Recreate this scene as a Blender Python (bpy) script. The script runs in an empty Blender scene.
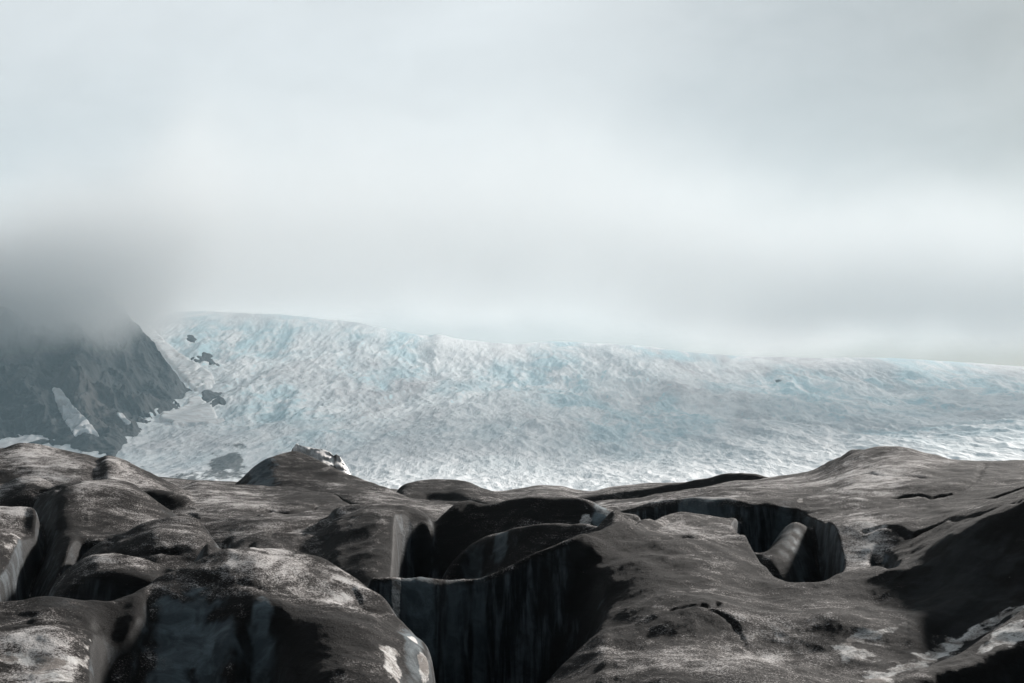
import bpy, math, random
import numpy as np
sc = bpy.context.scene
R = math.radians

# ---------------------------------------------------------------- camera
F_PX = 1422.0                      # 50 mm lens on a 36 mm sensor, 1024 px wide
CAMZ = 6.0
PITCH = math.atan((432 - 341.5) / F_PX)
cam_d = bpy.data.cameras.new("camera")
cam_d.lens = 50.0; cam_d.sensor_width = 36.0
cam_d.clip_start = 0.1; cam_d.clip_end = 60000
cam = bpy.data.objects.new("camera", cam_d); sc.collection.objects.link(cam)
cam.location = (0, 0, CAMZ); cam.rotation_euler = (R(90) + PITCH, 0, 0)
sc.camera = cam

# ---------------------------------------------------------------- sun, sky, exposure
SUN_ELEV, SUN_AZ = R(20), R(32)    # azimuth measured from the view direction towards the right
SUN_STR, SKY_STR, EXPOSURE = 5.0, 0.09, 0.55
sd = (math.sin(SUN_AZ) * math.cos(SUN_ELEV), math.cos(SUN_AZ) * math.cos(SUN_ELEV), math.sin(SUN_ELEV))
sun_d = bpy.data.lights.new("sun", 'SUN'); sun_d.energy = SUN_STR; sun_d.angle = R(5.0)
sun_d.color = (1.0, 0.95, 0.90)
sun = bpy.data.objects.new("sun", sun_d); sc.collection.objects.link(sun)
from mathutils import Vector
sun.rotation_euler = Vector(sd).to_track_quat('Z', 'Y').to_euler()
sun.location = (60, 60, 80)

class NT:
    """tiny node helper"""
    def __init__(s, tree): s.t = tree; s.n = tree.nodes; s.l = tree.links
    def new(s, typ, **kw):
        nd = s.n.new(typ)
        for k, v in kw.items():
            if k.startswith('i_'):
                key = k[2:].replace('_', ' ')
                nd.inputs[key].default_value = v
            else: setattr(nd, k, v)
        return nd
    def link(s, a, b): s.l.new(a, b)
    def val(s, sock, v):
        if hasattr(v, 'bl_idname') or isinstance(v, bpy.types.NodeSocket): s.l.new(v, sock)
        else: sock.default_value = v
    def math(s, op, a, b=0.0, c=None, clamp=False):
        nd = s.n.new('ShaderNodeMath'); nd.operation = op; nd.use_clamp = clamp
        s.val(nd.inputs[0], a); s.val(nd.inputs[1], b)
        if c is not None: s.val(nd.inputs[2], c)
        return nd.outputs[0]
    def mapr(s, v, a, b, c=0.0, d=1.0, smooth=True):
        nd = s.n.new('ShaderNodeMapRange'); nd.interpolation_type = 'SMOOTHSTEP' if smooth else 'LINEAR'
        s.val(nd.inputs[0], v); s.val(nd.inputs[1], a); s.val(nd.inputs[2], b); s.val(nd.inputs[3], c); s.val(nd.inputs[4], d)
        return nd.outputs[0]
    def mix(s, f, a, b):
        nd = s.n.new('ShaderNodeMix'); nd.data_type = 'RGBA'
        s.val(nd.inputs[0], f)
        for sock, v in ((nd.inputs[6], a), (nd.inputs[7], b)):
            if isinstance(v, tuple): sock.default_value = (*v[:3], 1)
            else: s.l.new(v, sock)
        return nd.outputs[2]
    def noise(s, vec, scale, detail=4.0, rough=0.55, dist=0.0, color=False):
        nd = s.n.new('ShaderNodeTexNoise'); nd.inputs['Scale'].default_value = scale
        nd.inputs['Detail'].default_value = detail; nd.inputs['Roughness'].default_value = rough
        nd.inputs['Distortion'].default_value = dist
        if vec is not None: s.l.new(vec, nd.inputs['Vector'])
        return nd.outputs['Color' if color else 'Fac']
    def mapping(s, vec, scale=(1, 1, 1), rot=(0, 0, 0), loc=(0, 0, 0)):
        nd = s.n.new('ShaderNodeMapping'); nd.inputs['Scale'].default_value = scale
        nd.inputs['Rotation'].default_value = rot; nd.inputs['Location'].default_value = loc
        s.l.new(vec, nd.inputs['Vector']); return nd.outputs[0]
    def sep(s, vec):
        nd = s.n.new('ShaderNodeSeparateXYZ'); s.l.new(vec, nd.inputs[0]); return nd.outputs

world = bpy.data.worlds.new("World"); sc.world = world; world.use_nodes = True
w = NT(world.node_tree); w.n.clear()
wout = w.new('ShaderNodeOutputWorld')
sky = w.new('ShaderNodeTexSky'); sky.sky_type = 'NISHITA'; sky.sun_disc = False
sky.sun_elevation = SUN_ELEV; sky.sun_rotation = SUN_AZ
bg_sky = w.new('ShaderNodeBackground'); bg_sky.inputs[1].default_value = SKY_STR
w.link(sky.outputs[0], bg_sky.inputs[0])
tc = w.new('ShaderNodeTexCoord')
D = tc.outputs['Generated']                 # view direction in world space
dx, dy, dz = w.sep(D)
# a cloud deck lit from above: brightest towards the hidden sun, dull behind the viewer
Dm = w.mapping(D, scale=(1.0, 1.0, 1.9), rot=(0, R(18), 0))
n1 = w.noise(Dm, 4.2, 5, 0.52, 0.5)
n2 = w.noise(Dm, 13.0, 5, 0.6, 0.6)
n3 = w.noise(Dm, 1.3, 2, 0.5, 0.3)
fwd = w.mapr(dy, -0.3, 0.85, 0.20, 1.0)
lum = w.math('ADD', w.math('MULTIPLY', w.math('SUBTRACT', n1, 0.5), 0.26), w.math('MULTIPLY', w.math('SUBTRACT', n2, 0.5), 0.16))
lum = w.math('ADD', lum, w.math('MULTIPLY', w.math('SUBTRACT', n3, 0.5), 0.12))
# the cloud thickens to the upper right and thins low over the glacier on the left
thick = w.math('ADD', w.mapr(dx, -0.05, 0.34, 0.0, 0.23), w.math('MULTIPLY', w.mapr(dx, -0.05, 0.4), w.mapr(dz, 0.10, 0.30, 0.0, 0.20)))
lum = w.math('SUBTRACT', w.math('ADD', lum, 0.86), thick)
lum = w.math('SUBTRACT', lum, w.mapr(dz, 0.32, 0.08, 0.0, 0.10))
lum = w.math('SUBTRACT', lum, w.math('MULTIPLY', w.mapr(dx, 0.05, 0.38, 0.0, 0.12), w.mapr(dz, 0.26, 0.12)))
lum = w.math('MULTIPLY', lum, fwd)
lum = w.math('MULTIPLY', lum, w.mapr(dz, -0.25, -0.02, 0.25, 1.0))
ramp = w.mix(w.mapr(lum, 0.25, 0.85), (0.88, 0.965, 1.02), (0.972, 1.0, 1.012))
cm = w.n.new('ShaderNodeVectorMath'); cm.operation = 'SCALE'; w.link(ramp, cm.inputs[0]); w.link(lum, cm.inputs['Scale'])
bg_cl = w.new('ShaderNodeBackground'); w.link(cm.outputs[0], bg_cl.inputs[0]); bg_cl.inputs[1].default_value = 0.60
mx = w.new('ShaderNodeMixShader'); mx.inputs[0].default_value = 0.93
w.link(bg_sky.outputs[0], mx.inputs[1]); w.link(bg_cl.outputs[0], mx.inputs[2]); w.link(mx.outputs[0], wout.inputs[0])

sc.view_settings.view_transform = 'Standard'; sc.view_settings.look = 'None'
sc.view_settings.exposure = EXPOSURE; sc.view_settings.gamma = 1.0; sc.view_settings.use_curve_mapping = False
sc.cycles.use_denoising = True
sc.cycles.volume_bounces = 4
sc.cycles.max_bounces = 6

# ================================================================ numeric helpers
def pchip_slopes(x, y):
    h = np.diff(x); d = np.diff(y) / h
    m = np.zeros_like(y)
    if len(x) == 2: m[:] = d[0]; return m
    for i in range(1, len(x) - 1):
        if d[i-1] * d[i] > 0:
            w1 = 2 * h[i] + h[i-1]; w2 = h[i] + 2 * h[i-1]
            m[i] = (w1 + w2) / (w1 / d[i-1] + w2 / d[i])
    m[0] = d[0]; m[-1] = d[-1]
    return m
def pchip(x, y, q):
    x = np.asarray(x, float); y = np.asarray(y, float)
    m = pchip_slopes(x, y)
    k = np.clip(np.searchsorted(x, q) - 1, 0, len(x) - 2)
    h = x[k+1] - x[k]; t = np.clip((q - x[k]) / h, 0, 1)
    t2, t3 = t*t, t*t*t
    return (2*t3-3*t2+1)*y[k] + (t3-2*t2+t)*h*m[k] + (-2*t3+3*t2)*y[k+1] + (t3-t2)*h*m[k+1]
def hermite_cols(rs, zs, q):
    """rs, zs: (K, N) control curves per column, q: (M,) radii -> (M, N) heights inside the curves"""
    K, N = rs.shape
    h = np.maximum(np.diff(rs, axis=0), 1e-4); d = np.diff(zs, axis=0) / h
    m = np.zeros_like(zs)
    m[0] = d[0]; m[-1] = d[-1]
    for i in range(1, K - 1):
        w1 = 2*h[i] + h[i-1]; w2 = h[i] + 2*h[i-1]
        ok = d[i-1]*d[i] > 0
        a = np.where(ok, d[i-1], 1.0); b = np.where(ok, d[i], 1.0)
        m[i] = np.where(ok, (w1+w2)/(w1/a + w2/b), 0.0)
    out = np.zeros((len(q), N)); Q = q[:, None]
    for i in range(K - 1):
        s = (Q >= rs[i]) & (Q <= rs[i+1])
        t = np.clip((Q - rs[i]) / h[i], 0, 1); t2 = t*t; t3 = t2*t
        v = (2*t3-3*t2+1)*zs[i] + (t3-2*t2+t)*h[i]*m[i] + (-2*t3+3*t2)*zs[i+1] + (t3-t2)*h[i]*m[i+1]
        out = np.where(s, v, out)
    return out
rng = np.random.default_rng(7)
_ang = rng.uniform(0, 2*np.pi, 65536); _gx, _gy = np.cos(_ang), np.sin(_ang)
def pn(x, y, seed=0):
    xi = np.floor(x).astype(np.int64); yi = np.floor(y).astype(np.int64)
    fx = x - xi; fy = y - yi
    def g(ix, iy, ox, oy):
        hsh = ((ix*374761393 + iy*668265263 + seed*1274126177) ^ ((ix*1911520717) >> 7)) & 0xffffffff
        hsh = ((hsh ^ (hsh >> 13)) * 1274126177) & 0xffffffff
        k = (hsh ^ (hsh >> 16)) & 65535
        return _gx[k]*ox + _gy[k]*oy
    u = fx*fx*fx*(fx*(fx*6-15)+10); v = fy*fy*fy*(fy*(fy*6-15)+10)
    a = g(xi, yi, fx, fy); b = g(xi+1, yi, fx-1, fy); c = g(xi, yi+1, fx, fy-1); d = g(xi+1, yi+1, fx-1, fy-1)
    return ((a*(1-u)+b*u)*(1-v) + (c*(1-u)+d*u)*v) * 1.5
def fbm(x, y, oct=5, seed=0, gain=0.5, lac=2.03):
    s = 0; a = 1
    for o in range(oct):
        s = s + a*pn(x, y, seed+o*17); x = x*lac+3.1; y = y*lac-1.7; a *= gain
    return s
def ridged(x, y, oct=5, seed=0, gain=0.55, lac=2.1):
    s = 0; a = 1; wgt = 1
    for o in range(oct):
        v = (1 - np.abs(pn(x, y, seed+o*13)))**2 ; s = s + a*v*wgt; wgt = np.clip(v*1.3, 0, 1)
        x = x*lac+5.3; y = y*lac+1.9; a *= gain
    return s
def smooth(x, a, b):
    t = np.clip((x-a)/(b-a), 0, 1); return t*t*(3-2*t)
def blur(a, n=1, axis=None):
    for _ in range(n):
        if axis in (None, 0):
            p = np.pad(a, ((1, 1), (0, 0)), mode='edge'); a = (p[:-2] + 2*a + p[2:]) / 4
        if axis in (None, 1):
            p = np.pad(a, ((0, 0), (1, 1)), mode='edge'); a = (p[:, :-2] + 2*a + p[:, 2:]) / 4
    return a
cp, sp = math.cos(PITCH), math.sin(PITCH)
def ray(px, py):
    """direction through a pixel: azimuth and height gained per metre walked"""
    u = (np.asarray(px, float) - 512) / F_PX; v = (341.5 - np.asarray(py, float)) / F_PX
    X = u; Y = cp - v*sp; Z = sp + v*cp
    return np.arctan2(X, Y), Z / np.hypot(X, Y)
def to_px(x, y, z):
    f = y*cp + (z-CAMZ)*sp; up = -y*sp + (z-CAMZ)*cp
    return 512 + F_PX*x/f, 341.5 - F_PX*up/f

class Terrain:
    """fan-shaped height field round the viewer, lofted from the crests and feet of its mounds"""
    def __init__(s, px0, px1, ncol, radii):
        s.az = np.linspace(float(ray(px0, 432)[0]), float(ray(px1, 432)[0]), ncol)
        s.r = radii; s.layers = []
        s.X = s.r[:, None]*np.sin(s.az); s.Y = s.r[:, None]*np.cos(s.az)
    def layer(s, curves, front=1.0, back=0.5, L=False, Rr=False, round_=0.0):
        """curves: near -> far, each a list of (px, py, r)"""
        rs, zs = [], []
        lo = -1e9 if L else max(c[0][0] for c in curves); hi = 1e9 if Rr else min(c[-1][0] for c in curves)
        for c in curves:
            c = np.array(c, float)
            q = np.arange(c[0, 0], c[-1, 0]+0.5, 1.0)
            py = pchip(c[:, 0], c[:, 1], q); rr = pchip(c[:, 0], c[:, 2], q)
            a, g = ray(q, py); a = np.maximum.accumulate(a)
            rs.append(np.interp(s.az, a, rr)); zs.append(np.interp(s.az, a, rr*g) + CAMZ)
        rs = np.array(rs); zs = np.array(zs)
        for i in range(1, len(rs)): rs[i] = np.maximum(rs[i], rs[i-1]+0.02)
        if len(rs) == 1:
            Z = np.zeros((len(s.r), len(s.az)))
        else: Z = hermite_cols(rs, zs, s.r)
        Q = s.r[:, None]
        m_end = (zs[-1]-zs[-2])/(rs[-1]-rs[-2])
        d = Q - rs[-1]
        bw = 0.03*rs[-1]
        # behind the crest the surface rolls over
        Zb = zs[-1] - back*(np.sqrt(d*d + bw*bw) - bw)
        Zf = zs[0] - front*(rs[0] - Q)
        Z = np.where(Q > rs[-1], Zb, np.where(Q < rs[0], Zf, Z))
        azlo = float(ray(lo, 480)[0]) if lo > -1e8 else -9; azhi = float(ray(hi, 480)[0]) if hi < 1e8 else 9
        off = np.maximum(azlo - s.az, 0) + np.maximum(s.az - azhi, 0)
        Z = Z - off*Q*4.0
        s.layers.append(Z); return Z
    def merge(s, k):
        A = np.array(s.layers); m = A.max(0)
        s.Z = m + np.log(np.exp(np.clip(k*(A-m), -60, 0)).sum(0))/k
        s.layers = []
    def scan(s):
        """image position of every grid point and whether it is seen from the viewer's place"""
        s.PX, s.PY = to_px(s.X, s.Y, s.Z)
        g = (s.Z-CAMZ)/s.r[:, None]
        mx = np.maximum.accumulate(g, 0); s.vis = g >= np.vstack([np.full((1, g.shape[1]), -9), mx[:-1]]) - 1e-6
    def find(s, px, py):
        """ground point seen at a pixel"""
        a = float(ray(px, py)[0]); j = int(np.argmin(abs(s.az-a)))
        v = np.where(s.vis[:, j])[0]
        i = v[np.argmin(abs(s.PY[v, j]-py))]
        return i, j
    def trace(s, pts, step=1.5):
        out = []
        for (x0, y0), (x1, y1) in zip(pts[:-1], pts[1:]):
            n = max(2, int(math.hypot(x1-x0, y1-y0)/step))
            for t in np.linspace(0, 1, n):
                i, j = s.find(x0+(x1-x0)*t, y0+(y1-y0)*t); out.append((s.X[i, j], s.Y[i, j], s.Z[i, j]))
        return out
    def dist_to(s, pts, rad):
        """distance on the ground plan to a traced line, only filled near it"""
        D = np.full(s.Z.shape, 1e6)
        for p, q in zip(pts[:-1], pts[1:]):
            r0 = min(math.hypot(p[0], p[1]), math.hypot(q[0], q[1])) - rad; r1 = max(math.hypot(p[0], p[1]), math.hypot(q[0], q[1])) + rad
            a0 = min(math.atan2(p[0], p[1]), math.atan2(q[0], q[1])) - rad/max(r0, 1); a1 = max(math.atan2(p[0], p[1]), math.atan2(q[0], q[1])) + rad/max(r0, 1)
            i0, i1 = np.searchsorted(s.r, [r0, r1]); j0, j1 = np.searchsorted(s.az, [a0, a1])
            if i1 <= i0 or j1 <= j0 or r1-r0 > 14: continue
            x = s.X[i0:i1, j0:j1]; y = s.Y[i0:i1, j0:j1]
            ex, ey = q[0]-p[0], q[1]-p[1]; L2 = ex*ex+ey*ey+1e-9
            t = np.clip(((x-p[0])*ex+(y-p[1])*ey)/L2, 0, 1)
            dd = np.hypot(x-p[0]-t*ex, y-p[1]-t*ey)
            D[i0:i1, j0:j1] = np.minimum(D[i0:i1, j0:j1], dd)
        return D
    def build(s, name, mat, attrs={}):
        M, N = s.Z.shape
        co = np.stack([s.X, s.Y, s.Z], -1).reshape(-1, 3).astype(np.float32)
        idx = np.arange(M*N, dtype=np.int32).reshape(M, N)
        f = np.stack([idx[:-1, :-1], idx[:-1, 1:], idx[1:, 1:], idx[1:, :-1]], -1).reshape(-1, 4)
        f = f[:, ::-1] if False else f
        return grid_mesh(name, co, f, mat, {k: v.reshape(-1) for k, v in attrs.items()})

def grid_mesh(name, co, f, mat, attrs={}, parent=None):
    me = bpy.data.meshes.new(name)
    me.vertices.add(len(co)); me.vertices.foreach_set('co', np.ascontiguousarray(co, np.float32).ravel())
    n = f.shape[1]
    me.loops.add(len(f)*n); me.loops.foreach_set('vertex_index', np.ascontiguousarray(f, np.int32).ravel())
    me.polygons.add(len(f)); me.polygons.foreach_set('loop_start', np.arange(0, len(f)*n, n, dtype=np.int32))
    me.polygons.foreach_set('loop_total', np.full(len(f), n, np.int32))
    me.polygons.foreach_set('use_smooth', np.ones(len(f), bool))
    for k, v in attrs.items():
        a = me.attributes.new(k, 'FLOAT', 'POINT'); a.data.foreach_set('value', v.astype(np.float32))
    me.update(calc_edges=True)
    me.materials.append(mat)
    o = bpy.data.objects.new(name, me); sc.collection.objects.link(o)
    if parent: o.parent = parent
    return o
def tag(o, label=None, cat=None, group=None, kind=None):
    if label: o['label'] = label
    if cat: o['category'] = cat
    if group: o['group'] = group
    if kind: o['kind'] = kind
    return o

# ================================================================ materials
def new_mat(name):
    m = bpy.data.materials.new(name); m.use_nodes = True
    t = NT(m.node_tree); t.n.clear()
    out = t.new('ShaderNodeOutputMaterial'); b = t.new('ShaderNodeBsdfPrincipled')
    t.link(b.outputs[0], out.inputs[0])
    return m, t, b
def bump(t, b, h, strength=1.0, distance=0.02, prev=None):
    nd = t.new('ShaderNodeBump'); nd.inputs['Strength'].default_value = strength; nd.inputs['Distance'].default_value = distance
    t.link(h, nd.inputs['Height'])
    if prev is not None: t.link(prev, nd.inputs['Normal'])
    t.link(nd.outputs[0], b.inputs['Normal']); return nd.outputs[0]

def ash_ice_material():
    m, t, b = new_mat("ash_covered_ice")
    P = t.new('ShaderNodeTexCoord').outputs['Object']
    geo = t.new('ShaderNodeNewGeometry')
    nz = t.sep(geo.outputs['Normal'])[2]
    def at(n):
        a = t.new('ShaderNodeAttribute', attribute_name=n); return a.outputs['Fac']
    pale, clean, dirt_shade = at('pale'), at('clean'), at('dirt_shade')
    big = t.noise(P, 0.35, 5, 0.6, 0.6)
    med = t.noise(P, 1.9, 6, 0.62, 0.8)
    grit = t.noise(P, 24.0, 4, 0.75)
    grit2 = t.noise(P, 60.0, 3, 0.8)
    # foliation: dirt bands that follow dipping layers in the ice
    Pd = t.new('ShaderNodeVectorMath', operation='ADD')
    wob = t.new('ShaderNodeVectorMath', operation='SCALE'); t.link(t.noise(P, 0.22, 3, 0.5, 0, True), wob.inputs[0]); wob.inputs['Scale'].default_value = 2.2
    t.link(P, Pd.inputs[0]); t.link(wob.outputs[0], Pd.inputs[1])
    fol = t.noise(t.mapping(Pd.outputs[0], scale=(0.35, 0.10, 5.0), rot=(R(8), R(-16), R(20))), 1.6, 7, 0.68)
    streak = t.noise(t.mapping(P, scale=(5.0, 1.2, 0.4), rot=(0, 0, R(25))), 1.3, 5, 0.6, 0.4)
    # amount of pale grit, lowered where shade is painted in
    lv = t.math('ADD', t.math('MULTIPLY', t.math('SUBTRACT', med, 0.5), 1.3), t.math('MULTIPLY', t.math('SUBTRACT', big, 0.5), 2.2))
    lv = t.math('ADD', lv, t.math('MULTIPLY', t.math('SUBTRACT', fol, 0.5), 2.4))
    lv = t.math('ADD', lv, t.math('MULTIPLY', t.math('SUBTRACT', grit, 0.5), 3.6))
    lv = t.math('ADD', lv, t.math('MULTIPLY', t.math('SUBTRACT', grit2, 0.5), 2.4))
    lv = t.math('SUBTRACT', t.math('ADD', lv, t.math('MULTIPLY', pale, 1.0)), dirt_shade)
    lv = t.math('SUBTRACT', lv, t.math('MULTIPLY', t.math('SUBTRACT', 1.0, nz), 2.0))  # darker with slope, painting shade onto the flanks
    f = t.mapr(lv, -0.54, 0.98, 0.0, 1.0, False)
    ramp = t.new('ShaderNodeValToRGB'); t.link(f, ramp.inputs[0]); cr = ramp.color_ramp
    cr.elements[0].position = 0.08; cr.elements[0].color = (0.010, 0.0088, 0.0085, 1)
    cr.elements[1].position = 1.0; cr.elements[1].color = (0.70, 0.67, 0.655, 1)
    for p, c in ((0.32, (0.031, 0.0265, 0.0248, 1)), (0.50, (0.100, 0.091, 0.087, 1)), (0.70, (0.39, 0.366, 0.354, 1))):
        e = cr.elements.new(p); e.color = c
    # steep faces shed the ash and show wet, dark, faintly blue ice; the dark doubles as painted shade
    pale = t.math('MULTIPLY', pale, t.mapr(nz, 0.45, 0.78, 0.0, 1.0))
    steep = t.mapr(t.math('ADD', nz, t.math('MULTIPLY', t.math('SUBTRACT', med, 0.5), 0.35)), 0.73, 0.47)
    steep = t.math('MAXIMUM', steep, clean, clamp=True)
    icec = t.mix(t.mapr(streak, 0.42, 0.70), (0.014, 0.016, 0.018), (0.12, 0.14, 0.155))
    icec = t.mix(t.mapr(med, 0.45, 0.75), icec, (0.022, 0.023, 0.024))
    icec = t.mix(t.math('MULTIPLY', dirt_shade, 1.3, clamp=True), icec, (0.016, 0.0155, 0.0155))  # walls darkened where shade is painted in
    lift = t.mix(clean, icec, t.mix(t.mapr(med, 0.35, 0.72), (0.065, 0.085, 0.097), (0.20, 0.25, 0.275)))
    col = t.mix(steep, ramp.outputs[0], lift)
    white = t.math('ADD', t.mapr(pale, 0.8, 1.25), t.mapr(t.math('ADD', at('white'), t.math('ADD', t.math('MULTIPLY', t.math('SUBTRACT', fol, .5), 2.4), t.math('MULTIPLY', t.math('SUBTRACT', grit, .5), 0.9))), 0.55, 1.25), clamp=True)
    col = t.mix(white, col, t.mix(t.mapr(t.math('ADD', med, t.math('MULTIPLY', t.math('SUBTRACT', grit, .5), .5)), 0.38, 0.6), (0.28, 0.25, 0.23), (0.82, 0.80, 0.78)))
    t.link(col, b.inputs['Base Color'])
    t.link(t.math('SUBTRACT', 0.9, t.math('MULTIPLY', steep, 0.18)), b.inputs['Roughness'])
    b.inputs['Specular IOR Level'].default_value = 0.13
    nrm = bump(t, b, t.noise(P, 3.2, 6, 0.6, 0.5), 0.45, 0.08)
    nrm = bump(t, b, fol, 0.6, 0.09, nrm)
    nrm = bump(t, b, grit, 0.9, 0.035, nrm)
    bump(t, b, grit2, 0.8, 0.014, nrm)
    return m
M_ASH = ash_ice_material()

def icefall_material():
    m, t, b = new_mat("crevassed_glacier_ice")
    P = t.new('ShaderNodeTexCoord').outputs['Object']
    geo = t.new('ShaderNodeNewGeometry'); nz = t.sep(geo.outputs['Normal'])[2]
    blue = t.new('ShaderNodeAttribute', attribute_name='blue').outputs['Fac']
    rock = t.new('ShaderNodeAttribute', attribute_name='rock').outputs['Fac']
    P = t.mapping(P, scale=(1.0, 0.2, 1.0), rot=(0, 0, R(-7)))
    a = t.noise(P, 0.0030, 6, 0.62, 0.8); c = t.noise(P, 0.013, 7, 0.70, 0.6); d = t.noise(P, 0.050, 5, 0.72)
    dirty = t.mapr(t.math('ADD', t.math('MULTIPLY', c, 0.45), t.math('MULTIPLY', a, 0.55)), 0.42, 0.62)
    col = t.mix(dirty, (0.90, 0.90, 0.90), (0.52, 0.49, 0.50))
    bl = t.math('ADD', t.mapr(nz, 0.90, 0.62), t.math('MULTIPLY', blue, 0.9), clamp=True)
    bl = t.math('MULTIPLY', bl, t.mapr(c, 0.36, 0.58))
    col = t.mix(bl, col, (0.52, 0.69, 0.74))
    col = t.mix(t.math('MULTIPLY', t.mapr(d, 0.58, 0.76), 0.6), col, (0.33, 0.35, 0.37))
    col = t.mix(t.math('MULTIPLY', t.new('ShaderNodeAttribute', attribute_name='near_shade').outputs['Fac'], t.mapr(c, 0.3, 0.55, 0.45, 1.0)), col, (0.76, 0.77, 0.78))  # nearest ice greyed in place of missing cloud shade
    rk = t.mapr(t.math('ADD', rock, t.math('MULTIPLY', t.math('SUBTRACT', t.noise(P, 0.02, 6, 0.7), 0.5), 1.6)), 0.45, 0.6)
    col = t.mix(rk, col, (0.045, 0.05, 0.055))
    t.link(col, b.inputs['Base Color']); b.inputs['Roughness'].default_value = 0.75
    n = bump(t, b, c, 0.8, 10.0); bump(t, b, d, 0.9, 5.0, n)
    return m
M_ICE = icefall_material()
def mountain_material():
    m, t, b = new_mat("dark_scree_rock")
    P = t.new('ShaderNodeTexCoord').outputs['Object']
    c = t.noise(P, 0.006, 7, 0.65, 0.5); d = t.noise(P, 0.04, 5, 0.7)
    scree = t.new('ShaderNodeAttribute', attribute_name='scree').outputs['Fac']
    col = t.mix(t.mapr(c, 0.38, 0.66), (0.010, 0.014, 0.018), (0.045, 0.048, 0.050))
    col = t.mix(t.math('MULTIPLY', scree, t.mapr(c, 0.3, 0.6)), col, (0.12, 0.10, 0.092))
    col = t.mix(t.math('MULTIPLY', t.mapr(d, 0.52, 0.7), 0.5), col, (0.12, 0.12, 0.12))
    t.link(col, b.inputs['Base Color']); b.inputs['Roughness'].default_value = 0.9
    n = bump(t, b, c, 1.0, 18.0); bump(t, b, d, 1.0, 5.0, n)
    return m
M_ROCK = mountain_material()
def snow_material():
    m, t, b = new_mat("old_snow")
    P = t.new('ShaderNodeTexCoord').outputs['Object']
    c = t.noise(P, 0.03, 6, 0.65, 0.4)
    t.link(t.mix(t.mapr(c, 0.40, 0.68), (0.86, 0.86, 0.86), (0.62, 0.59, 0.58)), b.inputs['Base Color'])
    b.inputs['Roughness'].default_value = 0.8
    bump(t, b, c, 0.8, 5.0)
    return m
M_SNOW = snow_material()
def block_material():
    m, t, b = new_mat("weathered_white_ice")
    P = t.new('ShaderNodeTexCoord').outputs['Object']
    c = t.noise(P, 1.3, 6, 0.65, 0.4); d = t.new('ShaderNodeAttribute', attribute_name='dirt_shade').outputs['Fac']
    col = t.mix(t.mapr(c, 0.40, 0.72), (0.9, 0.88, 0.86), (0.55, 0.51, 0.49))
    t.link(t.mix(t.mapr(d, 0.1, 0.8), col, (0.05, 0.045, 0.045)), b.inputs['Base Color']); b.inputs['Roughness'].default_value = 0.6
    bump(t, b, c, 0.6, 0.15)
    return m
M_BLOCK = block_material()

# ================================================================ the near glacier: ash-covered ice mounds
NEAR_N, NEAR_M = 1700, 1150
T = Terrain(-330, 1380, NEAR_N, np.exp(np.linspace(math.log(9.0), math.log(170.0), NEAR_M)))
flat = lambda pts, dpy, dr: [(x, y+dpy, r+dr) for x, y, r in pts]
# general floor between the mounds
T.layer([[(-400, 1100, 14), (1500, 1100, 14)], [(-400, 780, 30), (500, 780, 30), (1500, 780, 30)], [(-400, 570, 60), (1500, 570, 60)], [(-400, 500, 120), (1500, 500, 120)]], 0.1, 0.05, True, True)
# farthest low rim
c = [(-300, 470, 118), (0, 474, 116), (163, 477, 112), (200, 480, 112), (300, 484, 110), (420, 490, 110), (500, 491, 110), (521, 488, 112), (544, 485, 112), (560, 486, 112), (577, 490, 112), (592, 491, 110), (612, 487, 110), (636, 484, 110), (690, 482, 108), (730, 482, 108), (800, 482, 105), (1400, 470, 110)]
T.layer([flat(c, 12, -25), flat(c, 3, -7), c], 0.3, 0.5, True, True)
# dark dome far off in the middle
c = [(393, 497, 90), (401, 486, 90), (415, 481, 91), (429, 479, 92), (446, 479, 92), (462, 480, 91), (478, 485, 90), (494, 491, 89), (510, 499, 88)]
T.layer([flat(c, 15, -5), flat(c, 6, -2.2), c], 1.0, 0.7)
# shaded low ridge behind the right dome
c = [(540, 501, 84), (560, 499, 84), (592, 495.5, 84), (640, 489.5, 83), (680, 482.5, 82), (705, 477.5, 81), (730, 473, 80), (750, 474, 79), (772, 477.5, 78), (800, 484, 77), (830, 494, 76)]
T.layer([flat(c, 20, -2.2), flat(c, 8, -0.7), c], 1.5, 0.5)
# back left dome
c = [(-330, 456, 62), (-80, 450, 62), (0, 447, 61), (20, 444, 60), (40, 445.5, 60), (60, 449, 60), (85, 454, 60), (99, 458.5, 60), (106, 456, 59), (114, 457, 59), (126, 461, 59), (140, 468, 58), (150, 472, 58), (165, 479, 58), (190, 493, 58)]
f = [(-330, 505, 52), (0, 492, 52), (60, 490, 51), (88, 489, 51), (100, 494, 51), (112, 490, 51), (150, 490, 51), (190, 500, 51)]
m = [(-330, 470, 57), (0, 456, 57), (20, 454, 57), (60, 460, 56.5), (85, 464, 56), (98, 469, 56), (106, 465, 55.4), (126, 472, 55), (150, 480, 55), (190, 497, 55)]
T.layer([f, m, c], 1.2, 0.5, True)
# fold in front of it
c = [(-200, 484, 50), (0, 482, 50), (20, 474, 50), (37, 472.5, 50), (50, 479, 49.5), (60, 488, 49), (72, 500, 49)]
T.layer([flat(c, 26, -2.5), flat(c, 8, -1.2), c], 1.2, 0.8, True)
# left ledge with pale face
c = [(-330, 500, 43), (-100, 500, 42), (0, 502, 42), (25, 503, 42), (36, 504, 41.5), (41, 522, 41), (45, 600, 40.5)]
f = [(-330, 610, 31), (-100, 603, 31), (-8, 590, 32), (3, 576, 34), (15, 560, 36), (25, 548, 38), (36, 524, 40), (45, 610, 39.5)]
T.layer([f, c], 3.0, 0.8, True)
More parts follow.
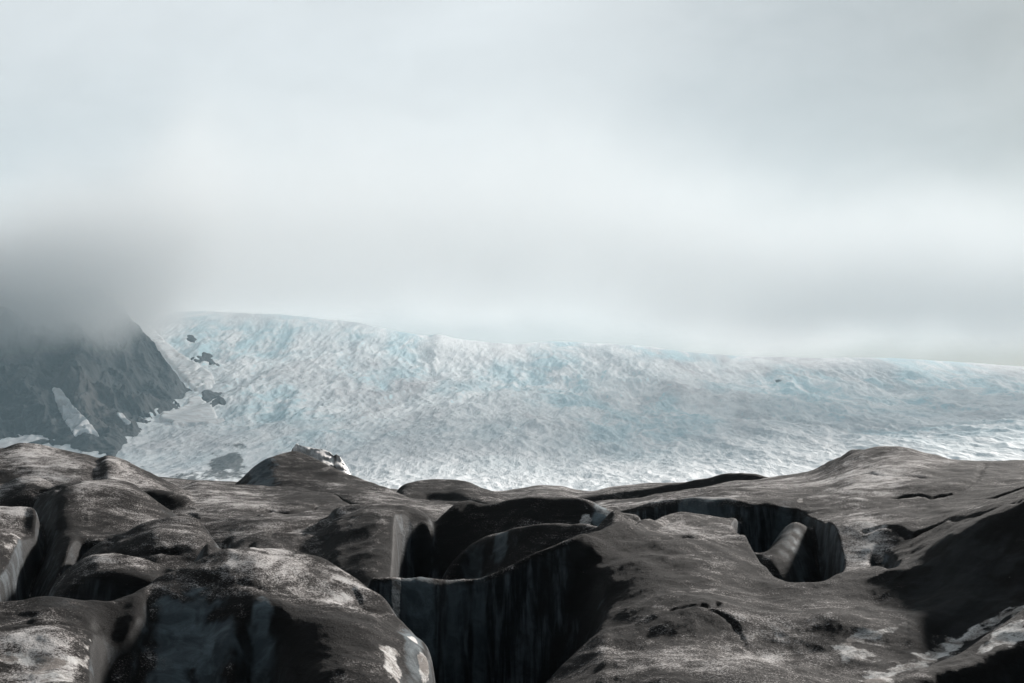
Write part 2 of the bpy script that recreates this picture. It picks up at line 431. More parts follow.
# mound above the gully
c = [(-20, 640, 43), (8, 585, 44), (22, 545, 45), (34, 508, 46), (44, 491, 47), (56, 484.5, 47.5), (70, 483, 48), (90, 481, 48), (104, 481, 48), (130, 487, 47), (150, 500, 46), (167, 513, 45), (190, 528, 44)]
m = [(-20, 690, 40), (8, 620, 40), (22, 590, 40.5), (40, 545, 41.5), (62, 500, 43), (80, 493, 44), (104, 497, 43.5), (130, 504, 43), (150, 513, 42.5), (190, 538, 41)]
f = [(-20, 740, 35), (8, 680, 35), (30, 625, 35.5), (52, 590, 36), (70, 550, 37.5), (82, 534, 39), (104, 536, 39), (130, 534, 39), (160, 538, 39), (190, 548, 39)]
T.layer([f, m, c], 1.5, 0.6)
# stacked small mounds
c = [(70, 585, 36), (80, 556, 36.5), (96, 542, 37), (115, 533, 37), (130, 527.5, 37), (145, 520, 37), (159, 516.5, 37), (176, 515, 37), (193, 517, 37), (207, 526, 36.5), (215, 535, 36), (224, 550, 36), (235, 575, 36)]
m = [(70, 600, 33.6), (96, 556, 34.4), (130, 546, 34), (159, 536, 34), (193, 536, 34), (215, 556, 33.5), (235, 590, 33.5)]
T.layer([flat(m, 34, -2.0), m, c], 1.0, 0.8)
c = [(40, 640, 31.5), (46, 592, 31.5), (56, 574, 31.8), (74, 555, 32.2), (88, 545, 32.5), (100, 540, 32.6), (115, 538.5, 32.6), (141, 547, 32), (160, 556, 31.6), (174, 561, 31.3), (195, 580, 31)]
m = [(40, 660, 29.6), (46, 605, 29.6), (56, 588, 29.4), (74, 572, 29.4), (100, 566, 29.2), (141, 569, 29), (174, 580, 29), (195, 600, 29)]
T.layer([flat(m, 18, -0.35), m, c], 1.6, 0.8)
c = [(182, 566, 31.5), (192, 556, 31.5), (200, 543, 31.5), (208, 533, 31.5), (218, 538, 31.5), (230, 549, 31.5), (245, 570, 31.5)]
T.layer([flat(c, 28, -1.8), flat(c, 10, -1.1), c], 1.6, 0.9)
# bottom left slope
c = [(-330, 612, 25), (-100, 604, 25), (0, 595, 25.5), (15, 593, 25.6), (52, 585, 25.8), (80, 583, 25.9), (104, 582, 26), (125, 578, 26.2), (138, 577, 26.3), (146, 582, 26.4), (152, 620, 26.4), (165, 800, 26.4)]
m = [(-330, 660, 21.5), (0, 640, 22.5), (52, 630, 23), (90, 625, 24.0), (103, 620, 24.9), (118, 606, 25.4), (130, 596, 25.6), (138, 590, 25.8), (146, 596, 25.9), (152, 640, 25.9), (165, 850, 25.9)]
f = [(-330, 740, 18), (0, 740, 18), (60, 745, 18.4), (85, 745, 18.6), (93, 735, 19.5), (97, 722, 21), (100, 696, 23.6), (103, 664, 24.2), (118, 634, 24.9), (130, 612, 25.2), (138, 602, 25.4), (146, 606, 25.6), (152, 660, 25.5), (165, 900, 25.5)]
T.layer([f, m, c], 8.0, 0.7, True)
# front mound with the blue shaded wall
c = [(60, 640, 25.2), (100, 606, 25.6), (130, 585, 26.4), (148, 574, 27), (178, 563, 27.6), (207, 556, 28), (222, 550, 28.4), (235, 546.5, 28.8), (259, 544.5, 29.4), (281, 547, 29.6), (296, 553, 29.4), (307, 560, 29.2), (330, 573, 28.8), (350, 584, 28.4), (370, 593, 28), (385, 600, 27.6), (400, 612, 27.2), (418, 626, 26.8), (430, 641, 26.4), (434, 655, 26), (438, 700, 25.6), (446, 800, 25)]
m = [(60, 700, 24.6), (103, 655, 24.6), (118, 632, 25.0), (132, 614, 25.4), (148, 584, 26.5), (178, 572, 26.9), (207, 567, 27.2), (222, 570, 27), (235, 583, 26.2), (259, 591, 25.6), (296, 598, 25.6), (330, 604, 25.4), (350, 609, 25.4), (370, 616, 25.3), (400, 634, 25.2), (418, 650, 25), (430, 674, 24.6), (446, 840, 24)]
w1 = [(60, 800, 22.4), (103, 740, 23.1), (118, 712, 23.6), (132, 690, 24.1), (150, 665, 24.6), (178, 640, 25.1), (205, 630, 25.2), (222, 628, 24.95), (235, 632, 24.7), (250, 645, 24.75), (275, 655, 24.3), (300, 655, 23.6), (340, 655, 23.2), (380, 662, 23.2), (410, 680, 23.6), (430, 720, 23.9), (446, 880, 23.8)]
w2 = [(60, 840, 20.8), (103, 800, 21.6), (118, 790, 22.2), (150, 775, 23.2), (178, 760, 23.4), (205, 750, 23.4), (226, 740, 23.0), (245, 755, 23.1), (280, 760, 22.2), (330, 750, 21.4), (390, 760, 21.4), (420, 790, 22.4), (446, 920, 23.4)]
T.layer([w2, w1, m, c], 1.6, 0.9)
# middle back mound and its long folded face
c = [(120, 512, 60), (145, 497, 61), (165, 490, 62), (182, 486, 63), (200, 480, 64), (215, 482, 64), (230, 484, 64), (259, 485.5, 64), (290, 487, 62), (315, 491, 60), (341, 498, 56), (352, 506, 54), (362, 516, 53), (385, 540, 52)]
m = [(120, 522, 53), (165, 506, 53), (200, 500, 54), (259, 502, 53), (315, 510, 50), (341, 518, 48), (385, 560, 46)]
m2 = [(120, 550, 44), (165, 535, 44), (200, 528, 44), (259, 530, 41), (300, 540, 40), (341, 550, 39), (385, 580, 40)]
f = [(120, 610, 37), (165, 600, 36), (200, 590, 36), (259, 570, 35), (300, 580, 34), (341, 600, 33), (385, 640, 34)]
T.layer([f, m2, m, c], 0.8, 0.7)
# back dome carrying the white block
c = [(222, 500, 73), (232, 486, 73), (241, 479, 73), (250, 470, 73), (259, 463, 73), (268, 458, 73), (280, 453, 74), (293, 451, 75), (304, 453, 75), (315, 458, 74), (340, 470, 72), (358, 477.5, 71), (377, 484, 70), (396, 491, 68), (414, 498, 66), (451, 505, 64), (500, 516, 62)]
m = [(222, 505, 70.6), (241, 490, 70.8), (259, 478, 71), (280, 472, 71), (304, 473, 71), (325, 478, 70), (358, 489, 67), (396, 500, 64), (451, 512, 60), (500, 522, 58)]
f = [(222, 515, 67), (241, 500, 67.5), (280, 493, 67), (325, 496, 65.5), (358, 505, 62), (396, 514, 58), (451, 526, 54), (500, 540, 52)]
T.layer([f, m, c], 1.2, 0.6)
# mound left of the black hole
c = [(305, 545, 43), (322, 525, 43), (340, 511, 43), (360, 507.5, 43), (377, 507, 43), (400, 507, 43), (414, 508.5, 43), (425, 513, 42.6), (431, 519, 42.3), (434, 560, 42.1)]
m = [(305, 560, 40), (340, 526, 40), (377, 520, 39.5), (400, 519, 40), (414, 515, 41.3), (425, 517, 41.5), (431, 521, 41.5), (434, 580, 41.4)]
m2 = [(305, 590, 36), (340, 556, 35), (370, 556, 34.5), (390, 556, 35), (397, 549, 36.3), (400, 540, 40.0), (414, 526, 40.6), (425, 521, 41.0), (431, 523, 41.1), (434, 590, 41.0)]
f = [(305, 640, 33), (340, 612, 32), (370, 604, 32), (388, 600, 32.5), (394, 596, 33.0), (397, 580, 34.2), (398.5, 565, 36), (400, 548, 39.2), (406, 538, 40.0), (414, 531, 40.4), (425, 523.5, 40.8), (431, 526, 40.9), (434, 600, 40.8)]
T.layer([f, m2, m, c], 5.0, 0.7)
# back wall of the hollow: upper rim
c = [(398, 640, 40.4), (410, 600, 40.6), (417, 556, 40.7), (422, 537, 40.8), (436, 520.5, 41.4), (447, 509, 42), (459, 502, 42.4), (470, 501.5, 42.6), (484, 504, 42.5), (500, 501.5, 42.4), (520, 498, 42.3), (545, 496, 42.1), (570, 497.5, 41.9), (590, 502, 41.6), (603, 507, 41.3), (640, 516, 40.9)]
w1 = [(398, 700, 39.6), (410, 650, 39.8), (422, 590, 40.0), (436, 565, 40.3), (459, 545, 40.9), (484, 532, 41.3), (520, 520, 41.4), (570, 514, 41.2), (603, 516, 40.7), (640, 526, 40.2)]
w2 = [(398, 760, 38.6), (422, 680, 38.8), (459, 620, 39.0), (484, 580, 39.4), (520, 552, 39.8), (570, 540, 39.8), (640, 548, 39.2)]
T.layer([w2, w1, c], 1.5, 0.5)
# lower rim and streaked wall
c = [(421, 610, 37.1), (436, 585, 37.7), (450, 563, 38.3), (462, 552, 38.7), (473, 545, 39.1), (488, 537, 39.1), (503, 531, 38.9), (520, 525, 38.6), (540, 521, 38.3), (565, 519.5, 37.9), (592, 518.5, 37.5), (612, 522, 36.7), (640, 540, 36.1)]
w1 = [(421, 670, 35.7), (450, 625, 36.7), (473, 600, 37.3), (503, 578, 37.1), (540, 560, 36.7), (592, 545, 36.4), (640, 560, 35.1)]
w2 = [(421, 760, 34.5), (473, 680, 34.9), (540, 620, 34.7), (592, 585, 34.5), (640, 590, 34.1)]
T.layer([w2, w1, c], 1.5, 0.6)
# sharp fin rising at the end of the rim
c = [(560, 556, 35.4), (577, 541, 36), (590, 528, 36.4), (600, 516, 36.8), (608, 507, 37), (614, 501.5, 37.2), (619, 504, 37.2), (628, 511, 37.2), (640, 520, 37)]
T.layer([flat(c, 44, -2.2), flat(c, 12, -1.0), c], 2.0, 1.8)
# the great right-hand slope with the crescent hollow cut into it
c1 = [(370, 900, 19.5), (460, 800, 20), (520, 745, 20), (600, 722, 20.5), (700, 712, 21), (800, 712, 21.5), (866, 705, 22.5), (941, 700, 23.5), (1024, 690, 24), (1110, 660, 25), (1400, 600, 26)]
c2 = [(370, 850, 22.5), (430, 760, 22.8), (480, 712, 23.3), (518, 684, 24), (545, 669, 24.7), (570, 653, 25.6), (588, 636, 26.4), (604, 619, 27.2), (625, 608, 27.8), (660, 604, 27.7), (711, 608, 27.5), (767, 620, 27.2), (820, 632, 27), (866, 642, 26.8), (911, 652, 26.6), (930, 650, 27.4), (960, 636, 28.2), (981, 624, 28.6), (1024, 602, 29.2), (1110, 562, 30), (1400, 520, 30)]
c3 = [(370, 900, 28.6), (430, 900, 29), (480, 870, 29.6), (530, 790, 29.6), (565, 715, 29.2), (590, 652, 28.9), (604, 612, 28.8), (622, 592, 29.6), (650, 577, 30.2), (700, 572, 31), (740, 577, 31.2), (767, 584, 31.2), (800, 590, 31), (835, 596, 30.6), (870, 602, 30.3), (900, 606, 30.0), (925, 604, 30.1), (960, 578, 31.0), (1000, 556, 31.6), (1024, 543, 31.8), (1110, 500, 32.6), (1400, 470, 35)]
cM = [(370, 690, 29.1), (430, 705, 29.6), (480, 695, 30.2), (520, 660, 30.5), (555, 615, 30.8), (577, 592, 31.2), (599, 572, 31.6), (625, 555, 32.5), (660, 543, 34), (700, 540, 34.6), (740, 541, 35), (800, 548, 35), (841, 550, 35), (880, 556, 34.2), (905, 553, 33.8), (930, 545, 33.6), (960, 530, 33.4), (1024, 505, 33.6), (1110, 480, 34.6), (1400, 460, 39)]
c4 = [(370, 596, 29.6), (400, 597.5, 29.8), (429, 597, 30.2), (447, 595.5, 30.5), (462, 592.5, 30.7), (475, 589, 30.8), (488, 584, 30.9), (503, 577, 31.0), (518, 569, 31.1), (547, 556, 31.4), (577, 541.5, 32.0), (600, 532, 32.9), (625, 523.5, 34.5), (647, 515.5, 36.8), (678, 512, 39.6), (718, 511, 40.2), (740, 510, 40.4), (790, 509.5, 40.8), (830, 506, 41.2), (900, 503.5, 41.3), (1000, 494, 41), (1110, 480, 42), (1400, 455, 43)]
T.layer([c1, c2, c3, cM, c4], 1.0, 0.9, False, True)
# right dome above it
c = [(575, 512, 64), (600, 501, 64), (640, 497.5, 64), (700, 488, 66), (740, 481.5, 68), (772, 478, 69), (795, 474, 69), (815, 470, 67), (833, 459, 64), (846, 452.5, 62), (859, 449, 60), (885, 447, 58), (910, 449.5, 57), (933, 454, 57), (960, 458, 56), (993, 460, 56), (1024, 460.5, 56), (1110, 461, 56), (1400, 455, 58)]
m = [(575, 516, 54), (600, 507, 53), (640, 501.5, 53), (700, 493, 54), (740, 489, 54), (772, 486, 54), (815, 482, 53), (859, 472, 51), (900, 471, 50), (960, 474, 49), (1024, 478, 48), (1110, 478, 48), (1400, 460, 49)]
f = [(575, 522, 45), (600, 510, 44.2), (620, 507, 43.6), (640, 505, 43), (670, 502, 42.6), (686, 500.5, 42.3), (708, 498.5, 42), (738, 497, 41.8), (765, 500, 41.6), (800, 507, 41.6), (900, 503, 41.6), (1000, 491, 42), (1110, 478, 43), (1400, 452, 44)]
T.layer([f, m, c], 2.4, 0.5, False, True)
# near right ridge with dirty snow on its back
c = [(815, 760, 20.6), (840, 706, 21.4), (866, 684, 22), (890, 675, 22.5), (911, 667, 23), (941, 652, 23.6), (962, 641, 24), (981, 630, 24.4), (1003, 619, 24.8), (1024, 608, 25.2), (1110, 570, 26.5), (1400, 520, 28)]
m = [(815, 790, 19.8), (866, 700, 21.2), (911, 681, 22.2), (941, 668, 22.8), (970, 655, 23.2), (990, 644, 23.5), (1024, 634, 24), (1110, 605, 25), (1400, 560, 26)]
T.layer([flat(m, 70, -1.0), m, c], 1.6, 0.55, False, True)
# high mound added out of view beyond the right edge to shade the slope
c = [(1080, 540, 40), (1105, 440, 41), (1145, 365, 42), (1250, 325, 42.5), (1400, 320, 43)]
T.layer([flat(c, 160, -6), flat(c, 30, -2.5), c], 1.0, 0.6, False, True)

T.merge(9.0)
T.Z = blur(blur(T.Z, 4), 10, 1)
# ---- pit with two prongs on the right slope
T.scan()
def inside(poly, x, y):
    n = len(poly); c = np.zeros(x.shape, bool)
    for k in range(n):
        x0, y0 = poly[k]; x1, y1 = poly[(k+1) % n]
        if y0 == y1: continue
        s_ = ((y0 > y) != (y1 > y)) & (x < (x1-x0)*(y-y0)/(y1-y0)+x0)
        c ^= s_
    return c
def outline(poly):
    """the pit rim laid on the ground, as a filled mask"""
    return inside(poly, T.PX, T.PY) & T.vis
pit = inside([(r_*math.sin(float(ray(p_, 540)[0])), r_*math.cos(float(ray(p_, 540)[0]))) for p_, r_ in
    [(735, 39.6), (743, 41.0), (762, 41.7), (798, 41.7), (811, 40.2), (822, 38.4), (834, 36.4), (841, 34.4), (837, 32.8), (822, 32.1), (796, 32.0), (776, 32.6), (757, 34.4), (743, 36.8), (736, 38.6)]], T.X, T.Y).astype(float)
T.Z -= 2.4*smooth(blur(pit, 26), 0.10, 0.95)
h2 = outline([(872, 550), (880, 546), (889, 550), (893, 558), (898, 566), (893, 570), (883, 565), (873, 558)]).astype(float)
T.Z -= 0.4*blur(h2, 18)
def ridge(p0, p1, wid, steep=1.6, k=14, pow_=1.0):
    """fin of ice between two points given as pixel + distance"""
    P = []
    for px, py, r in (p0, p1):
        a, g = ray(px, py); P.append((r*math.sin(a), r*math.cos(a), CAMZ+r*float(g)))
    (x0, y0, z0), (x1, y1, z1) = P
    ex, ey = x1-x0, y1-y0; L2 = ex*ex+ey*ey
    t = np.clip(((T.X-x0)*ex+(T.Y-y0)*ey)/L2, 0, 1)
    d = np.hypot(T.X-x0-t*ex, T.Y-y0-t*ey)
    zz = z0+t*(z1-z0) - steep*(np.sqrt(d*d+wid*wid)-wid)
    mx_ = np.maximum(T.Z, zz); T.Z = mx_ + np.log(np.exp(k*(T.Z-mx_))+np.exp(np.clip(k*(zz-mx_), -60, 0)))/k - math.log(2)/k*np.exp(-np.abs(T.Z-zz)*k)*0
ridge((796, 509, 40.0), (768, 560, 36.4), 0.5, 2.1, 7)
ridge((767, 560, 36.4), (752, 540, 38.3), 0.2, 2.6, 8)

pm = np.clip(blur(pit, 14)*1.6, 0, 1)
T.Z = T.Z*(1-pm) + blur(T.Z, 22)*pm
# ---- natural relief
X, Y = T.X, T.Y
u = 0.8*X + 0.6*Y; v = -0.6*X + 0.8*Y
relief = 0.13*fbm(X*0.35, Y*0.35, 3, 1) + 0.020*fbm(X*1.1+9, Y*1.1, 4, 5)
relief += 0.022*(ridged(u*0.28, v*1.1, 4, 11, 0.5)-1.0)                      # long flutes down the flow
relief += 0.008*(ridged(X*2.1, Y*2.1, 4, 21)-1.0)
relief += 0.40*fbm((0.9*X+0.4*Y)*0.10, (-0.4*X+0.9*Y)*0.20, 2, 91)*smooth(T.r, 60, 40)[:, None]
fade = smooth(T.r, 9, 14)[:, None]
farscale = (T.r[:, None]/32.0)**-0.6
T.Z = T.Z + relief*fade*farscale
T.scan()

# ---- cracks and melt seams, traced where they run over the ice
def cracks():
    wob = 0.7+0.6*pn(X*0.8, Y*0.8, 3)
    lines = [
        ([(164, 515), (185, 515), (205, 517), (240, 517), (275, 512), (310, 506), (345, 502)], 0.10, 0.22),
        ([(80, 537), (96, 541), (115, 540), (141, 549), (172, 560)], 0.07, 0.14),
        ([(205, 528), (213, 540), (226, 549)], 0.07, 0.16),
        ([(330, 584), (345, 590), (360, 600), (400, 612), (410, 622)], 0.05, 0.08),
        ([(0, 620), (25, 619), (60, 621), (90, 628), (105, 637)], 0.06, 0.10),
        ([(238, 589), (265, 594), (300, 600), (350, 610)], 0.05, 0.06),
        ([(711, 615), (725, 625), (745, 638), (763, 652)], 0.06, 0.09),
        ([(674, 614), (700, 606), (722, 601)], 0.06, 0.15),
        ([(900, 500), (930, 497), (955, 488), (975, 476), (990, 465)], 0.08, 0.15),
        ([(870, 536), (910, 530), (960, 518), (1000, 506), (1023, 500)], 0.07, 0.14),
        ([(841, 480), (870, 473), (900, 474), (930, 480)], 0.06, 0.10),
        ([(655, 542), (690, 536), (730, 533)], 0.06, 0.10),
        ([(590, 545), (625, 536), (660, 524), (690, 521)], 0.05, 0.08),
        ([(30, 500), (55, 495), (62, 487)], 0.10, 0.15),
        ([(270, 540), (300, 534), (330, 530)], 0.06, 0.12),
        ([(240, 548), (280, 530), (320, 521), (345, 518)], 0.06, 0.12),
    ]
    for pts, wd, dp in lines:
        tr = T.trace(pts, 4); rm = math.hypot(tr[len(tr)//2][0], tr[len(tr)//2][1]); wd = max(wd*0.8, rm*0.0026); dp *= 0.75
        tr = [(x + 0.004*rm*math.sin(0.45*k) , y + 0.012*rm*math.sin(0.33*k+1), z) for k, (x, y, z) in enumerate(tr)]
        D_ = T.dist_to(tr, wd*4)
        T.Z -= dp*np.exp(-(D_/wd)**2)*wob
cracks()
T.scan()

# ---- what lies on the ice: pale grit, clean blue ice, thick dirt, with light and shade painted in
NZ22 = fbm(X*2.2, Y*2.2, 3, 31); NZ30 = fbm(X*3.0, Y*3.0, 3, 33); NZ08 = 0
white = np.zeros_like(T.Z); pale = np.zeros_like(T.Z); clean = np.zeros_like(T.Z); dirt_shade = np.zeros_like(T.Z)
def patch(arr, px, py, rad_px, amt, dr=None, stretch=1.0, rot=0.0):
    i, j = T.find(px, py); x0, y0 = X[i, j], Y[i, j]; r0 = math.hypot(x0, y0)
    rx = rad_px*r0/F_PX; a = math.atan2(x0, y0)
    # axes: across the view and along it
    ax = (X-x0)*math.cos(a) - (Y-y0)*math.sin(a); ay = (X-x0)*math.sin(a) + (Y-y0)*math.cos(a)
    ca, sa = math.cos(rot), math.sin(rot)
    bx = ax*ca+ay*sa; by = -ax*sa+ay*ca
    d = np.hypot(bx/rx, by/(dr or rx*stretch)) + 0.55*NZ22
    arr += amt*smooth(d, 1.15, 0.55)
for a in [(40, 458, 34, .42, 4), (130, 470, 25, .45, 4), (15, 520, 24, .55, 4), (75, 505, 20, .2, 3), (100, 560, 40, .25, 2), (70, 640, 45, .35, 2), (35, 665, 30, .55, 1.2), (50, 672, 20, .8, .6),
          (290, 568, 60, .65, 2.2), (700, 655, 50, .3, 2), (690, 528, 40, .3, 1.5), (860, 480, 40, .35, 6), (100, 500, 30, .3, 4), (190, 505, 30, .25, 4), (120, 560, 40, .3, 1.5), (250, 500, 50, .2, 5), (340, 592, 30, .25, 1.5), (20, 572, 12, .5, 2), (660, 640, 60, .22, 3), (760, 640, 35, .5, 1.5), (690, 560, 50, .18, 2), (720, 540, 30, .45, 1.0),
          (860, 535, 25, .5, 3), (880, 560, 16, .5, 2), (800, 480, 60, .22, 8), (900, 465, 60, .2, 8), (870, 490, 50, .2, 5), (640, 535, 30, .35, 1.0), (720, 498, 40, .35, 3), (560, 487, 30, .2, 8),
          (170, 520, 20, .2, 3), (200, 490, 25, .25, 6), (425, 522, 5, .7, .6), (385, 545, 14, .4, 2), (355, 582, 20, .2, 2), (240, 500, 40, .15, 6), (330, 515, 30, .2, 5)]:
    patch(pale, *a)  # pale grit, plus sunlight painted on the bright tops
for a in [(392, 660, 13, 1.2, 1.0), (413, 640, 5, 1.1, .4), (424, 666, 5, 1.2, .5), (396, 608, 5, 1.2, .5), (586, 521, 6, 1.0, .8), (855, 655, 22, .9, .5), (880, 560, 8, .9, .6), (1003, 638, 14, 1.3, .5), (985, 648, 9, 1.0, .5), (1018, 628, 12, 1.1, .5), (870, 640, 20, .8, .5), (800, 500, 3, 1.0, .5), (757, 640, 12, .6, .6)]:
    patch(white, *a)
def line_patch(arr, pts, wd, amt, seed=0):
    tr = T.trace(pts, 4); D_ = T.dist_to(tr, wd*3)
    arr += amt*smooth(D_/wd + 0.7*NZ30, 1.2, 0.3)
line_patch(white, [(866, 682), (911, 666), (941, 651), (981, 629), (1023, 607)], 0.30, 1.1, 3)
line_patch(pale, [(5, 658), (40, 662), (75, 660), (100, 668)], 0.14, .9, 5)
line_patch(white, [(835, 646), (870, 636), (905, 622)], 0.12, .9, 6)
line_patch(pale, [(575, 497), (603, 505), (640, 502), (690, 499), (738, 496)], 0.3, .5, 7)
line_patch(pale, [(400, 597), (462, 592), (518, 568), (577, 541)], 0.05, .5, 8)
# bluish ice in the front wall, the crescent hollow and the pit
for a in [(172, 645, 26, .9, 1.2), (195, 625, 28, .8, 0.9), (212, 660, 24, .9, 1.2), (262, 625, 14, .6, .6), (262, 650, 14, .6, .8), (420, 620, 16, .9, .7), (412, 640, 12, .9, 2), (455, 620, 14, .5, 1.2), (480, 615, 7, .5, 1.2), (785, 528, 12, .55, 3.0), (800, 560, 7, .45, 2), (262, 472, 16, .8, 5), (600, 520, 10, 1.0, 2.5), (500, 545, 8, .7, 1), (475, 575, 12, .5, 1), (705, 505, 25, .7, 1), (960, 590, 60, .25, 3), (65, 600, 16, .2, 1.0)]:
    patch(clean, *a)
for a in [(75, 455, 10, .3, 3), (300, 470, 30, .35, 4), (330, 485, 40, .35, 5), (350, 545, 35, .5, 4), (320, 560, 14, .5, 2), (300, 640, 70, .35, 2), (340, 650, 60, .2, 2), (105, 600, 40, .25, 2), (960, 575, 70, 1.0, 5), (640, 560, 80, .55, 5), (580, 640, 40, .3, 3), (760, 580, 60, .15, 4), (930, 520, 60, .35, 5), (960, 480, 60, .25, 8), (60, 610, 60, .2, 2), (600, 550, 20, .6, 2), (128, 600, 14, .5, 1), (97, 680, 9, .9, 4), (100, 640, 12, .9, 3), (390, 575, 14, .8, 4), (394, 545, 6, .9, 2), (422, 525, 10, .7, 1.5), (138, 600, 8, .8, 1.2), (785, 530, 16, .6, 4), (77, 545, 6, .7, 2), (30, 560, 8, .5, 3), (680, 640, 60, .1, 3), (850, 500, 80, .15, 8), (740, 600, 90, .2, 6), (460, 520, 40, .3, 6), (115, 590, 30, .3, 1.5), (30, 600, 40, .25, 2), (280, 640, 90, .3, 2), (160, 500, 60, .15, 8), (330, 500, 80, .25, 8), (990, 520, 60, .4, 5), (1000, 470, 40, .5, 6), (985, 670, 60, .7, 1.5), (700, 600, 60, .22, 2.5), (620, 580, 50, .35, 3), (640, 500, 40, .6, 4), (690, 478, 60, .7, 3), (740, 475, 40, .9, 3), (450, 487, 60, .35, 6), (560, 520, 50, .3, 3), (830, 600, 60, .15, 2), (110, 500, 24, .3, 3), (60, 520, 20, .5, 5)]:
    patch(dirt_shade, *a)  # thick dirt, plus shade painted on dark walls and flanks
pale = np.clip(pale, 0, 1.5); clean = np.clip(clean, 0, 1); dirt_shade = np.clip(dirt_shade, 0, 1.1)
near = T.build("glacier_surface", M_ASH, dict(pale=pale, clean=clean, dirt_shade=dirt_shade, white=np.clip(white, 0, 1.2)))
tag(near, kind='structure', label="rolling ice mounds dusted with dark ash filling the foreground")

# ---- white block of ice on the back dome
def blob(name, mat, pts_fn, n=(96, 64), attrs=None):
    uu, vv = np.meshgrid(np.linspace(0, 2*np.pi, n[0], endpoint=False), np.linspace(0.0, 1.0, n[1]), indexing='ij')
    co = pts_fn(uu, vv).reshape(-1, 3)
    idx = np.arange(n[0]*n[1]).reshape(n)
    a = idx[:, :-1]; b_ = np.roll(idx, -1, 0)[:, :-1]; c_ = np.roll(idx, -1, 0)[:, 1:]; d_ = idx[:, 1:]
    f = np.stack([a, b_, c_, d_], -1).reshape(-1, 4)
    at = {k: np.full(len(co), v_) for k, v_ in (attrs or {}).items()}
    return grid_mesh(name, co, f, mat, at)
def ice_block():
    # profile along the block (pixel column, top row), stands at 79 m behind the crest
    prof = [(288, 470), (290, 458), (292, 449), (296, 443), (300, 445), (307, 446.5), (314, 448), (322, 449), (330, 452), (334, 455.5), (337, 454), (340, 456), (343, 461), (347, 467), (352, 476)]
    px = np.linspace(288, 352, 120); top = np.interp(px, [p[0] for p in prof], [p[1] for p in prof])
    rr = 79.0; S = np.linspace(-1, 1, 40)
    co = np.zeros((len(px), len(S), 3))
    for k, (p, tp) in enumerate(zip(px, top)):
        a, g = ray(p, tp); ztop = CAMZ + rr*float(g); a0, g0 = ray(p, 486); zb = CAMZ + rr*float(g0)
        for q, s_ in enumerate(S):
            wdt = 1.7 + 0.35*math.sin(p*0.2)
            prof_ = 1 - abs(s_)**1.5
            r_ = rr + s_*wdt*(1.0 + 0.6*(1-prof_))
            z = zb + (ztop-zb)*prof_
            co[k, q] = (r_*math.sin(a), r_*math.cos(a), z)
    n = fbm(co[..., 0]*1.3, co[..., 2]*2.2+co[..., 1], 4, 3); co[..., 1] += 0.28*n
    idx = np.arange(co.shape[0]*co.shape[1]).reshape(co.shape[:2])
    f = np.stack([idx[:-1, :-1], idx[1:, :-1], idx[1:, 1:], idx[:-1, 1:]], -1).reshape(-1, 4)
    nv = len(px)*len(S)
    xr = np.repeat(px, len(S)); pl = 1.25 - 1.0*np.exp(-((xr-291)/2.4)**2) - 0.6*np.exp(-((xr-335)/1.8)**2)
    o = grid_mesh("ice_block", co.reshape(-1, 3), f, M_BLOCK, dict(dirt_shade=1.25-pl))
    tag(o, "white jagged ice block with a dark pointed tip behind the crest of the rounded mound", "ice block")
ice_block()

# ================================================================ the far icefall
FAR_N, FAR_M = 1500, 900
pyr = np.linspace(0, 1, FAR_M)
T = Terrain(-420, 1440, FAR_N, 900 + 5900*pyr**1.25)
crest = [(-450, 316, 5300), (60, 314, 5300), (133, 316, 5300), (165, 312, 5300), (200, 311.5, 5300), (240, 313, 5300), (290, 315.5, 5300), (318, 318, 5300), (357, 322.5, 5300), (385, 329, 5300), (408, 333, 5300), (428, 335.5, 5300), (437, 334, 5300), (455, 338, 5300), (490, 342, 5300), (520, 343.5, 5350), (552, 342, 5400), (590, 343, 5400), (630, 345, 5400), (680, 350, 5400), (740, 356, 5400), (811, 358, 5400), (860, 357, 5400), (897, 358, 5400), (975, 363, 5400), (1024, 366, 5400), (1500, 372, 5400)]
T.layer([[(-450, 540, 1000), (500, 540, 1000), (1500, 530, 1000)],
         [(-450, 500, 1700), (300, 497, 1700), (700, 492, 1700), (1500, 478, 1700)],
         [(-450, 458, 2600), (150, 455, 2600), (400, 452, 2600), (650, 450, 2600), (850, 446, 2500), (1024, 441, 2500), (1500, 435, 2500)],
         [(-450, 415, 3500), (150, 412, 3500), (400, 415, 3500), (650, 418, 3400), (850, 420, 3300), (1024, 418, 3200), (1500, 412, 3300)],
         [(-450, 362, 4500), (200, 360, 4500), (400, 372, 4500), (600, 380, 4500), (850, 386, 4500), (1024, 390, 4500), (1500, 392, 4500)],
         crest], 0.1, -0.02, True, True)
T.merge(0.05)
X, Y = T.X, T.Y
T.scan()
rel = smooth(T.r, 5300, 4700)[:, None]*0.85+0.15
lump = fbm(X/420, Y/1300, 4, 41)
ser = ridged(X/110+0.3*lump-Y/1500, Y/560, 5, 43, 0.6)
fine = fbm(X/24, Y/90, 4, 47)
band = smooth(fbm(X/500, Y/1600, 3, 51), -0.35, 0.35)
# crevasse field: rows of blocks across the flow
cre = ridged(X/210-Y/1100+0.5*lump, Y/1000+X/700+0.5*lump, 4, 57, 0.6)
fine2 = ridged(X/36, Y/120, 3, 48, 0.6)
T.Z += (22*lump + (5.0+5.0*band)*(ser-1.1)*smooth(T.r, 1800, 3600)[:, None] + 3.2*(fine2-1.0) + 1.8*fine*1.0 + (1.5+3.5*band)*(cre-1.0))*rel*(0.65+0.35*smooth(T.r, 2000, 4200))[:, None]
